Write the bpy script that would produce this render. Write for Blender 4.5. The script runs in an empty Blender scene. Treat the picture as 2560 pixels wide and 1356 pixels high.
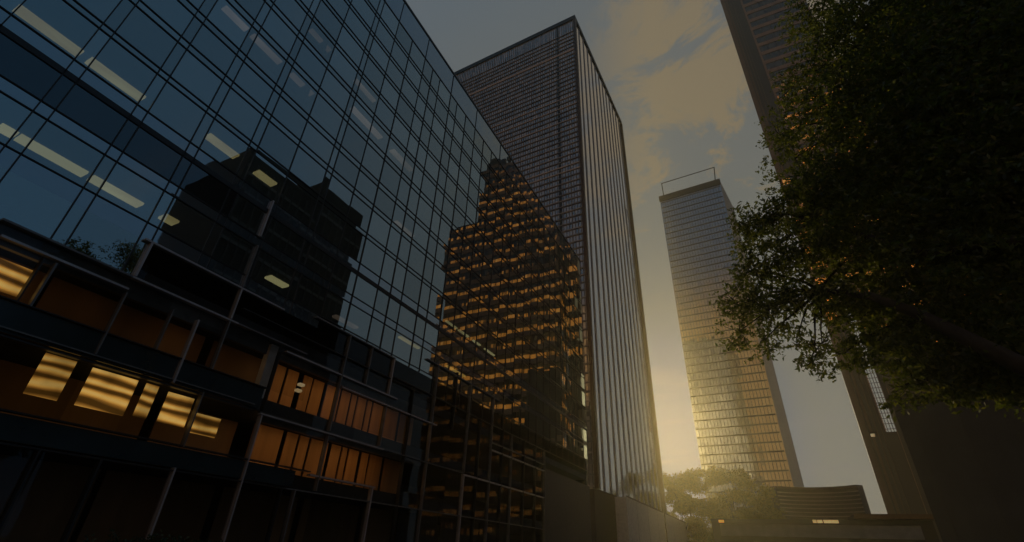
import bpy, math, random
import numpy as np
from mathutils import Vector, Matrix
random.seed(7); rng = np.random.default_rng(11)
S = bpy.context.scene
C = S.collection
D = 16.0                      # metres from the camera to the glass facade on the left
GZ = -1.7                     # ground level (the camera's eye is the origin)
R = math.radians

# ------------------------------------------------------------------ camera
F_PX = 1194.0
ROT = Matrix(((0.89718229, 0.1964728, 0.39555326),
              (0.44004634, -0.47415229, -0.76258693),
              (0.03772489, 0.85824125, -0.51185817)))
cam = bpy.data.cameras.new("camera")
cam.sensor_width = 36.0; cam.lens = 36.0 * F_PX / 2560.0
cam.clip_start = 0.1; cam.clip_end = 8000
camo = bpy.data.objects.new("camera", cam); C.objects.link(camo)
camo.matrix_world = ROT.to_4x4()
S.camera = camo
S.view_settings.view_transform = 'Standard'; S.view_settings.look = 'None'
S.view_settings.gamma = 1.0; S.view_settings.use_curve_mapping = False
S.view_settings.exposure = -2.0
try:
    S.cycles.max_bounces = 10; S.cycles.transparent_max_bounces = 12
    S.cycles.glossy_bounces = 4; S.cycles.diffuse_bounces = 3; S.cycles.transmission_bounces = 4
    S.cycles.volume_bounces = 0
    S.cycles.sample_clamp_indirect = 4.0
    S.cycles.use_denoising = True
except Exception:
    pass

# ------------------------------------------------------------------ sun and sky
SUN_AZ, SUN_EL = R(-8.9), R(11.5)
SUN = Vector((math.sin(SUN_AZ) * math.cos(SUN_EL), math.cos(SUN_AZ) * math.cos(SUN_EL), math.sin(SUN_EL)))
sun = bpy.data.lights.new("sun", 'SUN'); sun.energy = 5.0; sun.angle = R(0.5); sun.color = (1.0, 0.78, 0.38)
suno = bpy.data.objects.new("sun", sun); C.objects.link(suno)
suno.rotation_euler = (-SUN).to_track_quat('-Z', 'Y').to_euler()

class NT:
    """small helper for node trees"""
    def __init__(s, tree): s.t = tree; s.n = tree.nodes; s.l = tree.links
    def new(s, kind, **kw):
        nd = s.n.new(kind)
        for k, v in kw.items(): setattr(nd, k, v)
        return nd
    def put(s, sock, v):
        if hasattr(v, 'is_linked') or isinstance(v, bpy.types.NodeSocket): s.l.new(v, sock)
        else: sock.default_value = v
    def math(s, op, a, b=0.0, clamp=False):
        m = s.new('ShaderNodeMath', operation=op, use_clamp=clamp)
        s.put(m.inputs[0], a); s.put(m.inputs[1], b); return m.outputs[0]
    def vmath(s, op, a, b=(0, 0, 0), out=0):
        m = s.new('ShaderNodeVectorMath', operation=op)
        s.put(m.inputs[0], a); s.put(m.inputs[1], b); return m.outputs[out]
    def ramp(s, fac, stops, interp='LINEAR'):
        r = s.new('ShaderNodeValToRGB'); r.color_ramp.interpolation = interp
        e = r.color_ramp.elements
        while len(e) > 1: e.remove(e[-1])
        for i, (p, c) in enumerate(stops):
            el = e[0] if i == 0 else e.new(p)
            el.position = p; el.color = (*c, 1) if len(c) == 3 else c
        s.put(r.inputs[0], fac); return r.outputs[0]
    def mapr(s, v, a, b, c=0.0, d=1.0, smooth=True):
        m = s.new('ShaderNodeMapRange', interpolation_type='SMOOTHSTEP' if smooth else 'LINEAR', clamp=True)
        s.put(m.inputs[0], v)
        for i, q in enumerate((a, b, c, d)): m.inputs[1 + i].default_value = q
        return m.outputs[0]
    def mix(s, fac, a, b, blend='MIX'):
        m = s.new('ShaderNodeMix', data_type='RGBA', blend_type=blend)
        s.put(m.inputs[0], fac)
        for sk, v in ((m.inputs[6], a), (m.inputs[7], b)):
            s.put(sk, (*v, 1) if isinstance(v, tuple) and len(v) == 3 else v)
        return m.outputs[2]
    def noise(s, vec, scale, detail=4, rough=.5, dist=0.0, out=0):
        n = s.new('ShaderNodeTexNoise'); n.inputs['Scale'].default_value = scale
        n.inputs['Detail'].default_value = detail; n.inputs['Roughness'].default_value = rough
        n.inputs['Distortion'].default_value = dist
        if vec is not None: s.put(n.inputs['Vector'], vec)
        return n.outputs[out]
    def comb(s, x, y, z):
        c = s.new('ShaderNodeCombineXYZ')
        for i, v in enumerate((x, y, z)): s.put(c.inputs[i], v)
        return c.outputs[0]

W = bpy.data.worlds.new("World"); S.world = W; W.use_nodes = True
nt = NT(W.node_tree); nt.n.clear()
tc = nt.new('ShaderNodeTexCoord')
dr = nt.vmath('NORMALIZE', tc.outputs['Generated'])
sep = nt.new('ShaderNodeSeparateXYZ'); nt.l.new(dr, sep.inputs[0])
dx, dy, dz = sep.outputs
g = nt.vmath('DOT_PRODUCT', dr, tuple(SUN), out=1)
g01 = nt.math('MULTIPLY_ADD', g, 0.5); g01.node.inputs[2].default_value = 0.5
# colours are final scene values x 40 (background strength 0.1, exposure -2)
K = 40.0
def k3(r, g_, b): return (r * K / 40, g_ * K / 40, b * K / 40)
base = nt.ramp(g01, [(0.0, (.05, .085, .135)), (0.5, (.048, .105, .175)), (0.68, (.062, .108, .165)), (0.78, (.098, .124, .150)),
                     (0.87, (.118, .130, .134)), (0.945, (.136, .142, .130)), (0.975, (.128, .135, .128)),
                     (0.986, (.115, .125, .125)), (0.993, (.050, .085, .150)), (1.0, (.0, .045, .15))])
# brighter, yellower band low over the horizon on the sun's side
hz = nt.math('MULTIPLY', nt.mapr(dz, 0.50, 0.10), nt.mapr(g, 0.60, 0.95))
base = nt.mix(nt.math('MULTIPLY', nt.math('MULTIPLY', hz, nt.mapr(g, .993, .975)), 0.22), base, (.192, .188, .150))
# golden band added behind the camera for the tower faces to mirror
back = nt.math('MULTIPLY', nt.mapr(dy, -0.30, -0.70), nt.mapr(dz, 0.52, 0.36))
base = nt.mix(back, base, (.36, .19, .065))
# clouds: warm broken patches above the street
den = nt.math('ADD', dz, 0.12)
cp = nt.comb(nt.math('DIVIDE', dx, den), nt.math('DIVIDE', dy, den), 0.37)
n1 = nt.noise(cp, 5.6, 12, .68, 0.45)
n2 = nt.noise(cp, 2.1, 3, .5)
cl = nt.mapr(nt.math('ADD', nt.math('MULTIPLY', n1, .9), nt.math('MULTIPLY', n2, .5)), 0.715, 0.815)
azm = nt.math('ARCTAN2', dx, dy)
cm = nt.math('MULTIPLY', nt.mapr(azm, -0.34, -0.04), nt.mapr(azm, 0.75, 0.2))
cm = nt.math('MULTIPLY', cm, nt.mapr(dz, 0.42, 0.62))
cm = nt.math('MULTIPLY', cm, nt.mapr(dy, 0.0, 0.2))
# thin streaks elsewhere
sp = nt.comb(nt.math('MULTIPLY', nt.math('DIVIDE', dx, den), 0.8), nt.math('MULTIPLY', nt.math('DIVIDE', dy, den), 3.0), 1.7)
st = nt.mapr(nt.noise(sp, 1.1, 4, .55, .3), 0.52, 0.75)
base = nt.mix(nt.math('MULTIPLY', st, 0.22), base, (.15, .145, .15))
base = nt.mix(nt.math('MULTIPLY', nt.math('MULTIPLY', cl, cm), 0.66), base, (.250, .182, .092))
# the ground side of the world
base = nt.mix(nt.mapr(dz, 0.0, -0.08), base, (.03, .028, .026))
scl = nt.vmath('SCALE', base); scl.node.inputs['Scale'].default_value = 40.0
sky = nt.new('ShaderNodeTexSky', sky_type='NISHITA', sun_disc=False)
sky.sun_elevation = SUN_EL; sky.sun_rotation = SUN_AZ; sky.air_density = 1.0; sky.dust_density = 2.0
skl = nt.vmath('SCALE', sky.outputs[0]); skl.node.inputs['Scale'].default_value = 0.06
tot = nt.vmath('ADD', scl, skl)
bg = nt.new('ShaderNodeBackground'); nt.l.new(tot, bg.inputs[0]); bg.inputs[1].default_value = 0.1
wo = nt.new('ShaderNodeOutputWorld'); nt.l.new(bg.outputs[0], wo.inputs[0])

# ------------------------------------------------------------------ materials
def newmat(name):
    m = bpy.data.materials.new(name); m.use_nodes = True
    t = NT(m.node_tree); t.n.clear()
    out = t.new('ShaderNodeOutputMaterial')
    return m, t, out
def principled(name, col, rough=.6, metal=0.0, var=.25, scale=3.0, bump=0.0, stretch=(1, 1, 1), spec=.5, emit=None, estr=0.0):
    m, t, out = newmat(name)
    p = t.new('ShaderNodeBsdfPrincipled')
    tc = t.new('ShaderNodeTexCoord')
    v = t.vmath('MULTIPLY', tc.outputs['Object'], stretch)
    n = t.noise(v, scale, 6, .6)
    lo = tuple(c * (1 - var) for c in col); hi = tuple(min(1, c * (1 + var)) for c in col)
    t.l.new(t.ramp(n, [(.3, lo), (.7, hi)]), p.inputs['Base Color'])
    p.inputs['Roughness'].default_value = rough; p.inputs['Metallic'].default_value = metal
    p.inputs['Specular IOR Level'].default_value = spec
    if bump:
        b = t.new('ShaderNodeBump'); b.inputs['Strength'].default_value = bump; b.inputs['Distance'].default_value = .02
        t.l.new(n, b.inputs['Height']); t.l.new(b.outputs[0], p.inputs['Normal'])
    if emit:
        p.inputs['Emission Color'].default_value = (*emit, 1); p.inputs['Emission Strength'].default_value = estr
    t.l.new(p.outputs[0], out.inputs[0]); return m

def pane_normal(t, amount, wav=0.0):
    """each pane sits a hair out of true: tilt the normal by a random bit per pane"""
    geo = t.new('ShaderNodeNewGeometry'); oi = t.new('ShaderNodeObjectInfo')
    r = t.math('ADD', geo.outputs['Random Per Island'], t.math('MULTIPLY', oi.outputs['Random'], 7.31))
    wn = t.new('ShaderNodeTexWhiteNoise', noise_dimensions='1D'); t.l.new(t.math('MULTIPLY', r, 91.7), wn.inputs['W'])
    off = t.vmath('SUBTRACT', wn.outputs['Color'], (.5, .5, .5))
    sc = t.vmath('SCALE', off); sc.node.inputs['Scale'].default_value = amount
    nn = t.vmath('ADD', geo.outputs['Normal'], sc)
    if wav:
        tc = t.new('ShaderNodeTexCoord')
        w = t.noise(tc.outputs['Object'], .55, 2, .5, 0, out=1)
        ws = t.vmath('SCALE', t.vmath('SUBTRACT', w, (.5, .5, .5))); ws.node.inputs['Scale'].default_value = wav
        nn = t.vmath('ADD', nn, ws)
    return t.vmath('NORMALIZE', nn), wn.outputs['Value']

def glass(name, tint, ior, refl=(1, 1, 1), rough=0.0, tilt=.02, wav=.012, var=.25, fmul=1.0, fadd=0.0):
    """coated glass pane: mirror-like coating over a tinted, see-through body"""
    m, t, out = newmat(name)
    nn, rv = pane_normal(t, tilt, wav)
    fr = t.new('ShaderNodeFresnel'); fr.inputs['IOR'].default_value = ior; t.l.new(nn, fr.inputs['Normal'])
    fac = t.math('ADD', t.math('MULTIPLY', fr.outputs[0], fmul), t.math('MULTIPLY', t.mapr(rv, 0, 1, .78, 1.22, False), fadd), True)
    gl = t.new('ShaderNodeBsdfGlossy'); gl.inputs['Roughness'].default_value = rough
    gl.inputs['Color'].default_value = (*refl, 1); t.l.new(nn, gl.inputs['Normal'])
    tr = t.new('ShaderNodeBsdfTransparent')
    t.l.new(t.ramp(rv, [(0, tuple(c * (1 - var) for c in tint)), (1, tuple(c * (1 + var) for c in tint))]), tr.inputs[0])
    mx = t.new('ShaderNodeMixShader'); t.l.new(fac, mx.inputs[0])
    t.l.new(tr.outputs[0], mx.inputs[1]); t.l.new(gl.outputs[0], mx.inputs[2])
    t.l.new(mx.outputs[0], out.inputs[0]); return m

def tower_glass(name, cell, body, refl, ior=2.0, tilt=.03, rough=.04, lit=None, litp=0.0, lstr=0.0, zmax=None, sub=None, fadd=0.0, vvar=.35, lrow=0.0, smear=0.0, lband=(0, 1)):
    """opaque coated glazing of a whole face; cells of the given size (object space) differ in tilt and tint,
    and a share of them can glow in place of mirrored sunlight"""
    m, t, out = newmat(name)
    tc = t.new('ShaderNodeTexCoord'); geo = t.new('ShaderNodeNewGeometry')
    q = t.vmath('FLOOR', t.vmath('DIVIDE', t.vmath('ADD', tc.outputs['Object'], (.013, .017, .011)), cell))
    wn = t.new('ShaderNodeTexWhiteNoise', noise_dimensions='3D'); t.l.new(q, wn.inputs['Vector'])
    sc = t.vmath('SCALE', t.vmath('SUBTRACT', wn.outputs['Color'], (.5, .5, .5))); sc.node.inputs['Scale'].default_value = tilt
    nn = t.vmath('ADD', geo.outputs['Normal'], sc)
    if smear:
        w = t.noise(tc.outputs['Object'], .12, 3, .55, 0, out=1)
        ws = t.vmath('SCALE', t.vmath('SUBTRACT', w, (.5, .5, .5))); ws.node.inputs['Scale'].default_value = smear
        nn = t.vmath('ADD', nn, ws)
    nn = t.vmath('NORMALIZE', nn)
    fr = t.new('ShaderNodeFresnel'); fr.inputs['IOR'].default_value = ior; t.l.new(nn, fr.inputs['Normal'])
    gl = t.new('ShaderNodeBsdfGlossy'); gl.inputs['Roughness'].default_value = rough
    gl.inputs['Color'].default_value = (*refl, 1); t.l.new(nn, gl.inputs['Normal'])
    df = t.new('ShaderNodeBsdfDiffuse')
    t.l.new(t.ramp(wn.outputs['Value'], [(0, tuple(c * (1 - vvar) for c in body)), (1, tuple(c * (1 + vvar) for c in body))]), df.inputs[0])
    mx = t.new('ShaderNodeMixShader'); t.l.new(t.math('ADD', fr.outputs[0], fadd, True), mx.inputs[0])
    t.l.new(df.outputs[0], mx.inputs[1]); t.l.new(gl.outputs[0], mx.inputs[2])
    res = mx.outputs[0]
    if lit:
        qs = t.vmath('FLOOR', t.vmath('DIVIDE', tc.outputs['Object'], sub or cell))
        w2 = t.new('ShaderNodeTexWhiteNoise', noise_dimensions='3D'); t.l.new(qs, w2.inputs['Vector'])
        sepz = t.new('ShaderNodeSeparateXYZ'); t.l.new(tc.outputs['Object'], sepz.inputs[0])
        sepq = t.new('ShaderNodeSeparateXYZ'); t.l.new(q, sepq.inputs[0])
        wr = t.new('ShaderNodeTexWhiteNoise', noise_dimensions='1D'); t.l.new(sepq.outputs[2], wr.inputs['W'])
        big = t.noise(tc.outputs['Object'], .035, 3, .6)
        p = t.math('ADD', t.math('MULTIPLY', w2.outputs['Value'], .52), t.math('MULTIPLY', big, 1.05))
        p = t.math('ADD', p, t.math('MULTIPLY', wr.outputs['Value'], lrow))
        on = t.mapr(p, litp, litp + .22)
        fz = t.math('FRACT', t.math('DIVIDE', sepz.outputs[2], cell[2]))
        on = t.math('MULTIPLY', on, t.math('MULTIPLY', t.mapr(fz, lband[0], lband[0] + .08), t.mapr(fz, lband[1], lband[1] - .08)))
        if zmax: on = t.math('MULTIPLY', on, t.mapr(sepz.outputs[2], zmax, zmax * .82))
        em = t.new('ShaderNodeEmission')
        t.l.new(t.ramp(w2.outputs['Color'], [(0, tuple(c * .5 for c in lit)), (.7, lit), (1, (lit[0], lit[1] * 1.25, lit[2] * 2.2))]), em.inputs[0])
        t.l.new(t.math('MULTIPLY', on, lstr), em.inputs[1])
        ad = t.new('ShaderNodeAddShader'); t.l.new(res, ad.inputs[0]); t.l.new(em.outputs[0], ad.inputs[1]); res = ad.outputs[0]
    t.l.new(res, out.inputs[0]); return m

def lamp_mat(name, col, strength, scale=(1, 1, 1), lo=.35, wave=None):
    m, t, out = newmat(name)
    tc = t.new('ShaderNodeTexCoord')
    n = t.noise(t.vmath('MULTIPLY', tc.outputs['Object'], scale), 1.0, 4, .6, .4)
    e = t.new('ShaderNodeEmission')
    t.l.new(t.ramp(n, [(.3, (col[0] * lo, col[1] * lo * .75, col[2] * lo * .5)), (.65, col)]), e.inputs[0])
    e.inputs[1].default_value = strength
    t.l.new(e.outputs[0], out.inputs[0]); return m

M = {}
M['dark_metal'] = principled('dark_metal', (.012, .014, .016), .45, .3)
M['silver'] = principled('silver_metal', (.33, .31, .31), .42, .55, .2, 1.2)
M['grey_metal'] = principled('grey_metal', (.12, .12, .12), .45, .5)
M['vision'] = glass('blue_coated_glass', (.34, .44, .50), 2.1, (.84, .97, .99), 0, .013, .0035, fadd=.22)
M['spandrel'] = tower_glass('spandrel_glass', (50, .9, .9), (.020, .036, .050), (.82, .93, 1.0), 2.2, .012, .02, smear=.01, fadd=.22)
M['navy'] = glass('navy_glass', (.12, .2, .28), 1.6, (.75, .9, 1), 0, .014, .008, fadd=.07)
M['lobby_glass'] = glass('clear_lobby_glass', (.72, .70, .66), 1.33, (.8, .9, 1), 0, .016, .010, fmul=.8)
M['teal_band'] = principled('teal_spandrel_panel', (.010, .020, .024), .25, 0, .3, 1.0)
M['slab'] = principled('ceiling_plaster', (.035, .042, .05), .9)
M['inner'] = principled('office_partition', (.05, .055, .06), .9, 0, .4, .4)
M['wood'] = principled('wood_panel', (.46, .25, .095), .5, 0, .22, .8, 0, (1, 2.5, .2))
M['wood_dark'] = principled('dark_wood_panel', (.26, .16, .075), .55, 0, .3, .5, 0, (1, 1.2, .4))
M['pale'] = principled('pale_column_cladding', (.62, .63, .64), .6, 0, .15)
M['granite'] = principled('granite', (.42, .36, .35), .55, 0, .2, 2.0)
M['dark_granite'] = principled('dark_granite', (.022, .019, .018), .5, 0, .3, 2.0)
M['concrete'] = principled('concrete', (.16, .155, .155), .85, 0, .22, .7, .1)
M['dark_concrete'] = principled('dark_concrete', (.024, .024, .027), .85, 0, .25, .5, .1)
M['asphalt'] = principled('asphalt', (.045, .045, .047), .85, 0, .3, 6, .2)
M['paving'] = principled('paving', (.16, .155, .15), .8, 0, .25, 4, .15)
M['earth'] = principled('ground', (.09, .085, .075), .95, 0, .3, .5)
M['paint'] = principled('road_paint', (.6, .6, .56), .7)
M['bark'] = principled('bark', (.020, .016, .012), .9, 0, .4, 8, .5, (1, 1, .3))
M['brown_stone'] = principled('brown_stone', (.105, .062, .045), .55, 0, .2, .4)
M['groove'] = principled('groove_panel', (.030, .030, .034), .5)
M['sill'] = principled('pink_stone_sill', (.23, .16, .13), .6, 0, .2, .3)
M['black_metal'] = principled('black_metal', (.008, .008, .009), .5, .2)
M['warm_metal'] = principled('bronze_metal', (.06, .032, .018), .4, .5)
M['ceil_light'] = lamp_mat('ceiling_light_tube', (1.0, .74, .30), 2.1, (.8, .22, 1), .5)
M['ceil_dim'] = lamp_mat('dim_ceiling_light', (1.0, .62, .42), .8, (.8, .2, 1), .25)
M['down'] = lamp_mat('lobby_downlight', (1.0, .62, .22), 12.0, (.3, .3, .3), .9)
M['strip'] = lamp_mat('warm_fill_strip', (1.0, .60, .24), 11.0, (.3, .3, .3), .9)
M['strip_dim'] = lamp_mat('dim_fill_strip', (1.0, .62, .25), 4.0, (.3, .3, .3), .9)
M['orange_lamp'] = lamp_mat('orange_pendant', (1.0, .50, .10), 2.6, (1, .3, 1), .6)
m, t, out = newmat('glow_panel'); M['room_glow'] = m  # streaks of warm ceiling light painted as emission
_tc = t.new('ShaderNodeTexCoord'); _w = t.new('ShaderNodeTexWave', wave_type='BANDS', bands_direction='Z')
t.l.new(t.vmath('MULTIPLY', _tc.outputs['Object'], (1, .22, 1)), _w.inputs['Vector'])
_w.inputs['Scale'].default_value = .85; _w.inputs['Distortion'].default_value = 5.5; _w.inputs['Detail'].default_value = 2.5; _w.inputs['Detail Scale'].default_value = 1.4
_n = t.noise(_tc.outputs['Object'], .9, 3, .5)
_e = t.new('ShaderNodeEmission')
t.l.new(t.ramp(_w.outputs['Fac'], [(.1, (.10, .045, .008)), (.45, (.45, .20, .035)), (.8, (.95, .50, .10)), (1, (1.0, .62, .17))]), _e.inputs[0])
t.l.new(t.mapr(_n, .3, .65, .8, 2.2), _e.inputs[1]); t.l.new(_e.outputs[0], out.inputs[0])
M['shop_light'] = lamp_mat('shop_light', (1.0, .72, .30), 1.6, (.4, .4, .4), .5)
M['white_lamp'] = lamp_mat('white_lamp', (1.0, .9, .6), 1.2, (1, 1, 1), .8)

# ------------------------------------------------------------------ mesh helpers
class MB:
    def __init__(s): s.v = []; s.f = []
    def quad(s, a, b, c, d):
        n = len(s.v); s.v += [tuple(a), tuple(b), tuple(c), tuple(d)]; s.f.append((n, n + 1, n + 2, n + 3)); return s
    def box(s, x0, x1, y0, y1, z0, z1):
        return s.prism([(x0, y0), (x1, y0), (x1, y1), (x0, y1)], z0, z1)
    def prism(s, poly, z0, z1):
        area = sum(poly[i][0] * poly[(i + 1) % len(poly)][1] - poly[(i + 1) % len(poly)][0] * poly[i][1] for i in range(len(poly)))
        if area < 0: poly = poly[::-1]
        n = len(s.v); k = len(poly)
        s.v += [(x, y, z0) for x, y in poly] + [(x, y, z1) for x, y in poly]
        for i in range(k):
            j = (i + 1) % k; s.f.append((n + i, n + j, n + k + j, n + k + i))
        s.f.append(tuple(range(n + k - 1, n - 1, -1))); s.f.append(tuple(range(n + k, n + 2 * k))); return s
    def tube(s, pts, rad, seg=8):
        pts = [Vector(p) for p in pts]; n0 = len(s.v)
        if not hasattr(rad, '__len__'): rad = [rad] * len(pts)
        up = Vector((.13, .31, .94)).normalized()
        for i, p in enumerate(pts):
            d = (pts[min(i + 1, len(pts) - 1)] - pts[max(i - 1, 0)]).normalized()
            a = d.cross(up)
            if a.length < .05: a = d.cross(Vector((1, 0, 0)))
            a.normalize(); b = d.cross(a).normalized()
            for q in range(seg):
                th = 2 * math.pi * q / seg
                s.v.append(tuple(p + (a * math.cos(th) + b * math.sin(th)) * rad[i]))
        for i in range(len(pts) - 1):
            for q in range(seg):
                u = n0 + i * seg + q; w = n0 + i * seg + (q + 1) % seg
                s.f.append((u, w, w + seg, u + seg))
        s.f.append(tuple(n0 + q for q in range(seg))[::-1])
        e = n0 + (len(pts) - 1) * seg
        s.f.append(tuple(e + q for q in range(seg))); return s
    def build(s, name, mat, parent=None, smooth=False, **tags):
        me = bpy.data.meshes.new(name)
        off = Vector(parent['_o']) if parent is not None else Vector((0, 0, 0))
        me.from_pydata([(x - off.x, y - off.y, z - off.z) for x, y, z in s.v], [], s.f)
        me.update()
        if smooth:
            for p in me.polygons: p.use_smooth = True
        me.materials.append(mat)
        o = bpy.data.objects.new(name, me); C.objects.link(o)
        if parent is not None: o.parent = parent; o['_o'] = tuple(parent['_o'])
        for k, v in tags.items(): o[k] = v
        return o
ROOTS = []
def thing(name, label, cat, base, group=None):
    o = bpy.data.objects.new(name, None); C.objects.link(o); o.location = base; o.empty_display_size = .5
    o['label'] = label; o['category'] = cat; o['_o'] = tuple(base)
    if group: o['group'] = group
    return o
def px(p):
    c = ROT.transposed() @ Vector(p)
    return (1280 + F_PX * c.x / -c.z, 678 - F_PX * c.y / -c.z) if c.z < -.01 else None

# ------------------------------------------------------------------ ground
def sheet(name, x0, x1, y0, y1, z, mat):
    o = MB().quad((x0, y0, z), (x1, y0, z), (x1, y1, z), (x0, y1, z)).build(name, mat); o['kind'] = 'structure'; return o
sheet('ground', -1500, 1500, -1500, 2500, GZ - .02, M['earth'])
sheet('road', -7.0, 5.0, -220, 420, GZ - .012, M['asphalt'])
pv = MB().box(-D + .05, -7.0, -60, 58, GZ - .02, GZ + .13).build('pavement', M['paving']); pv['kind'] = 'structure'
pv = MB().box(5.0, 16.0, -60, 300, GZ - .02, GZ + .13).build('pavement', M['paving']); pv['kind'] = 'structure'
lm = MB()
for i in range(-6, 30):
    lm.quad((-1.08, i * 9, GZ - .008), (-.92, i * 9, GZ - .008), (-.92, i * 9 + 3, GZ - .008), (-1.08, i * 9 + 3, GZ - .008))
lmo = lm.build('road_marking', M['paint']); lmo['kind'] = 'structure'

# ------------------------------------------------------------------ the glass office building on the left
off = thing('office_building', 'wide blue glass office building with warm lit rooms and a silver framed lobby', 'building', (-D, 0, GZ))
XF = -D
YEND, YBEG = 3.085, -1.25
ZTOP = 2.035
def A(v): return v * D
# heights of ceilings (facade units)
CEIL = [.118, .262, .42, .617, .853, 1.089, 1.325, 1.56, 1.79]
MB().box(A(-2.6), A(-1.52), A(YBEG), A(YEND) - .02, GZ, A(ZTOP) - .3).build('core_wall', M['inner'], off)
MB().box(A(-1.52), XF - .12, A(YEND) - .35, A(YEND), GZ, A(ZTOP) - .05).build('end_wall', M['teal_band'], off)
MB().box(A(-1.52), XF - .12, A(YBEG), A(YBEG) + .35, GZ, A(ZTOP) - .05).build('end_wall', M['teal_band'], off)
MB().box(A(-2.6), XF - .05, A(YBEG), A(YEND), A(ZTOP) - .5, A(ZTOP) - .1).build('roof', M['dark_metal'], off)
for i, c in enumerate(CEIL):
    th = .035 if c > .5 else .028
    MB().box(A(-1.515), XF - .16, A(YBEG) + .36, A(YEND) - .36, A(c), A(c + th)).build('floor_slab', M['slab'], off)
# room partitions behind the glass, parallel to the street and across it
for y in (-.6, -.2, .62, .66, 1.28, 1.72, 2.1, 2.55):
    MB().box(A(-1.5), A(-1.10), A(y) - .06, A(y) + .06, A(.66), A(1.78)).build('partition', M['inner'], off)

V_UP = []
for c in (-.4235, -.311, -.198, -.085, .0275, .1425, .255, .3675, .483, .711):
    V_UP += [c - .0105, c + .0105]
V_UP += [-1.2, -1.1, -.99, -.88, -.77, -.66, -.54] + [.592, .815, .907, 1.002, 1.062, 1.12, 1.213, 1.27, 1.353, 1.446, 1.535]
V_UP += [1.625 + .092 * i for i in range(16)]
V_UP = sorted(V_UP)
H_UP = [.42, .502, .538, .619, .645, .722, .758, .855, .871, .966, .986, 1.066, 1.088, 1.19, 1.214, 1.305, 1.328, 1.42, 1.44, 1.535, 1.555, 1.645, 1.665, 1.76, 1.78, 1.885, 2.028]
MW = .045  # half width of a mullion, metres
random.seed(3)
def mull(y, z0, z1, mat, w=MW, dep=.11, name='mullion'):
    return MB().box(XF - .06, XF + dep, A(y) - w, A(y) + w, A(z0), A(z1)).build(name, mat, off)
def trans(z, y0, y1, mat, w=MW, dep=.09, name='transom'):
    return MB().box(XF - .05, XF + dep, A(y0), A(y1), A(z) - w, A(z) + w).build(name, mat, off)
for i, y in enumerate(V_UP):
    z0 = .42 if y < .37 else (.502 if y < .8 else .527)
    z1 = 1.885 if y > .9 else 2.02
    if y > 1.3: z0 = .46
    mull(y, z0, z1 if (i % 3) else 2.02, M['dark_metal'], .015 if y < .8 else (.024 if i % 2 else .014), .04)
for z in H_UP:
    if z in (.42, .502): continue
    w = .10 if z == .722 else (.0145 if z not in (1.885, 2.028) else .032)
    trans(z, YBEG, YEND, M['dark_metal'], w, .085 if w > .1 else .04)
# upper panes
def pane_mat(z0, z1, y):
    zc = (z0 + z1) / 2
    if z1 - z0 < .045 and zc < 1.05 and (z0 > .7 and z0 < .73 or z0 < .51 or (z0 > .61 and z0 < .63)): return 'spandrel'
    if .64 < zc < .72 and y < .50: return 'navy'
    if z0 >= 1.88: return 'spandrel'
    return 'vision'
panes = []
cols = [YBEG + .02] + V_UP + [YEND - .01]
for j in range(len(cols) - 1):
    y0, y1 = cols[j], cols[j + 1]; yc = (y0 + y1) / 2
    zs = [z for z in H_UP]
    if yc > .37: zs = zs[1:]
    if yc > .8: zs = [.527] + zs[1:]
    for q in range(len(zs) - 1):
        z0, z1 = zs[q], zs[q + 1]
        pts = [px((XF, A(a), A(b))) for a, b in ((y0, z0), (y1, z0), (y1, z1), (y0, z1))]
        area = 0
        if all(pts):
            cx = sum(p[0] for p in pts) / 4; cy = sum(p[1] for p in pts) / 4
            if -60 < cx < 2600 and -60 < cy < 1400:
                area = abs(sum(pts[i][0] * pts[(i + 1) % 4][1] - pts[(i + 1) % 4][0] * pts[i][1] for i in range(4))) / 2
        panes.append([area, y0, y1, z0, z1, pane_mat(z0, z1, yc)])
# lower storeys: clear glass between silver bars
V_LOW = [-.9, -.6, -.35, -.12, .06, .155, .267, .378, .46, .517, .58, .725, .83, .93, 1.025, 1.13, 1.25, 1.37, 1.50, 1.605, 1.70, 1.80, 1.90, 1.99, 2.12, 2.25, 2.37]
lowcols = [YBEG + .02] + V_LOW
for j in range(len(lowcols) - 1):
    y0, y1 = lowcols[j], lowcols[j + 1]; yc = (y0 + y1) / 2
    top = .42 if yc < .37 else (.502 if yc < .8 else .527)
    zs = [GZ / D + .012, .113, .155, .254, .31 if yc < .8 else .29, .395 if yc < .8 else .378, .42 if yc < .8 else .408] + ([.46] if top > .47 else []) + ([top] if top > .43 else [])
    for q in range(len(zs) - 1):
        if (q == 1 and yc < .86) or (q == 3 and yc < .72): continue      # the teal bands
        pts = [px((XF, A(a), A(b))) for a, b in ((y0, zs[q]), (y1, zs[q]), (y1, zs[q + 1]), (y0, zs[q + 1]))]
        area = 0
        if all(pts):
            cx = sum(p[0] for p in pts) / 4; cy = sum(p[1] for p in pts) / 4
            if -60 < cx < 2600 and -60 < cy < 1400:
                area = abs(sum(pts[i][0] * pts[(i + 1) % 4][1] - pts[(i + 1) % 4][0] * pts[i][1] for i in range(4))) / 2
        panes.append([area, y0, y1, zs[q], zs[q + 1], 'lobby_glass'])
panes.sort(key=lambda p: -p[0])
rest = {}
for i, (a, y0, y1, z0, z1, mt) in enumerate(panes):
    mb = MB() if i < 99 else rest.setdefault(mt, MB())
    mb.quad((XF, A(y0), A(z0)), (XF, A(y1), A(z0)), (XF, A(y1), A(z1)), (XF, A(y0), A(z1)))
    if i < 99: mb.build('glass_pane', M[mt], off)
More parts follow.
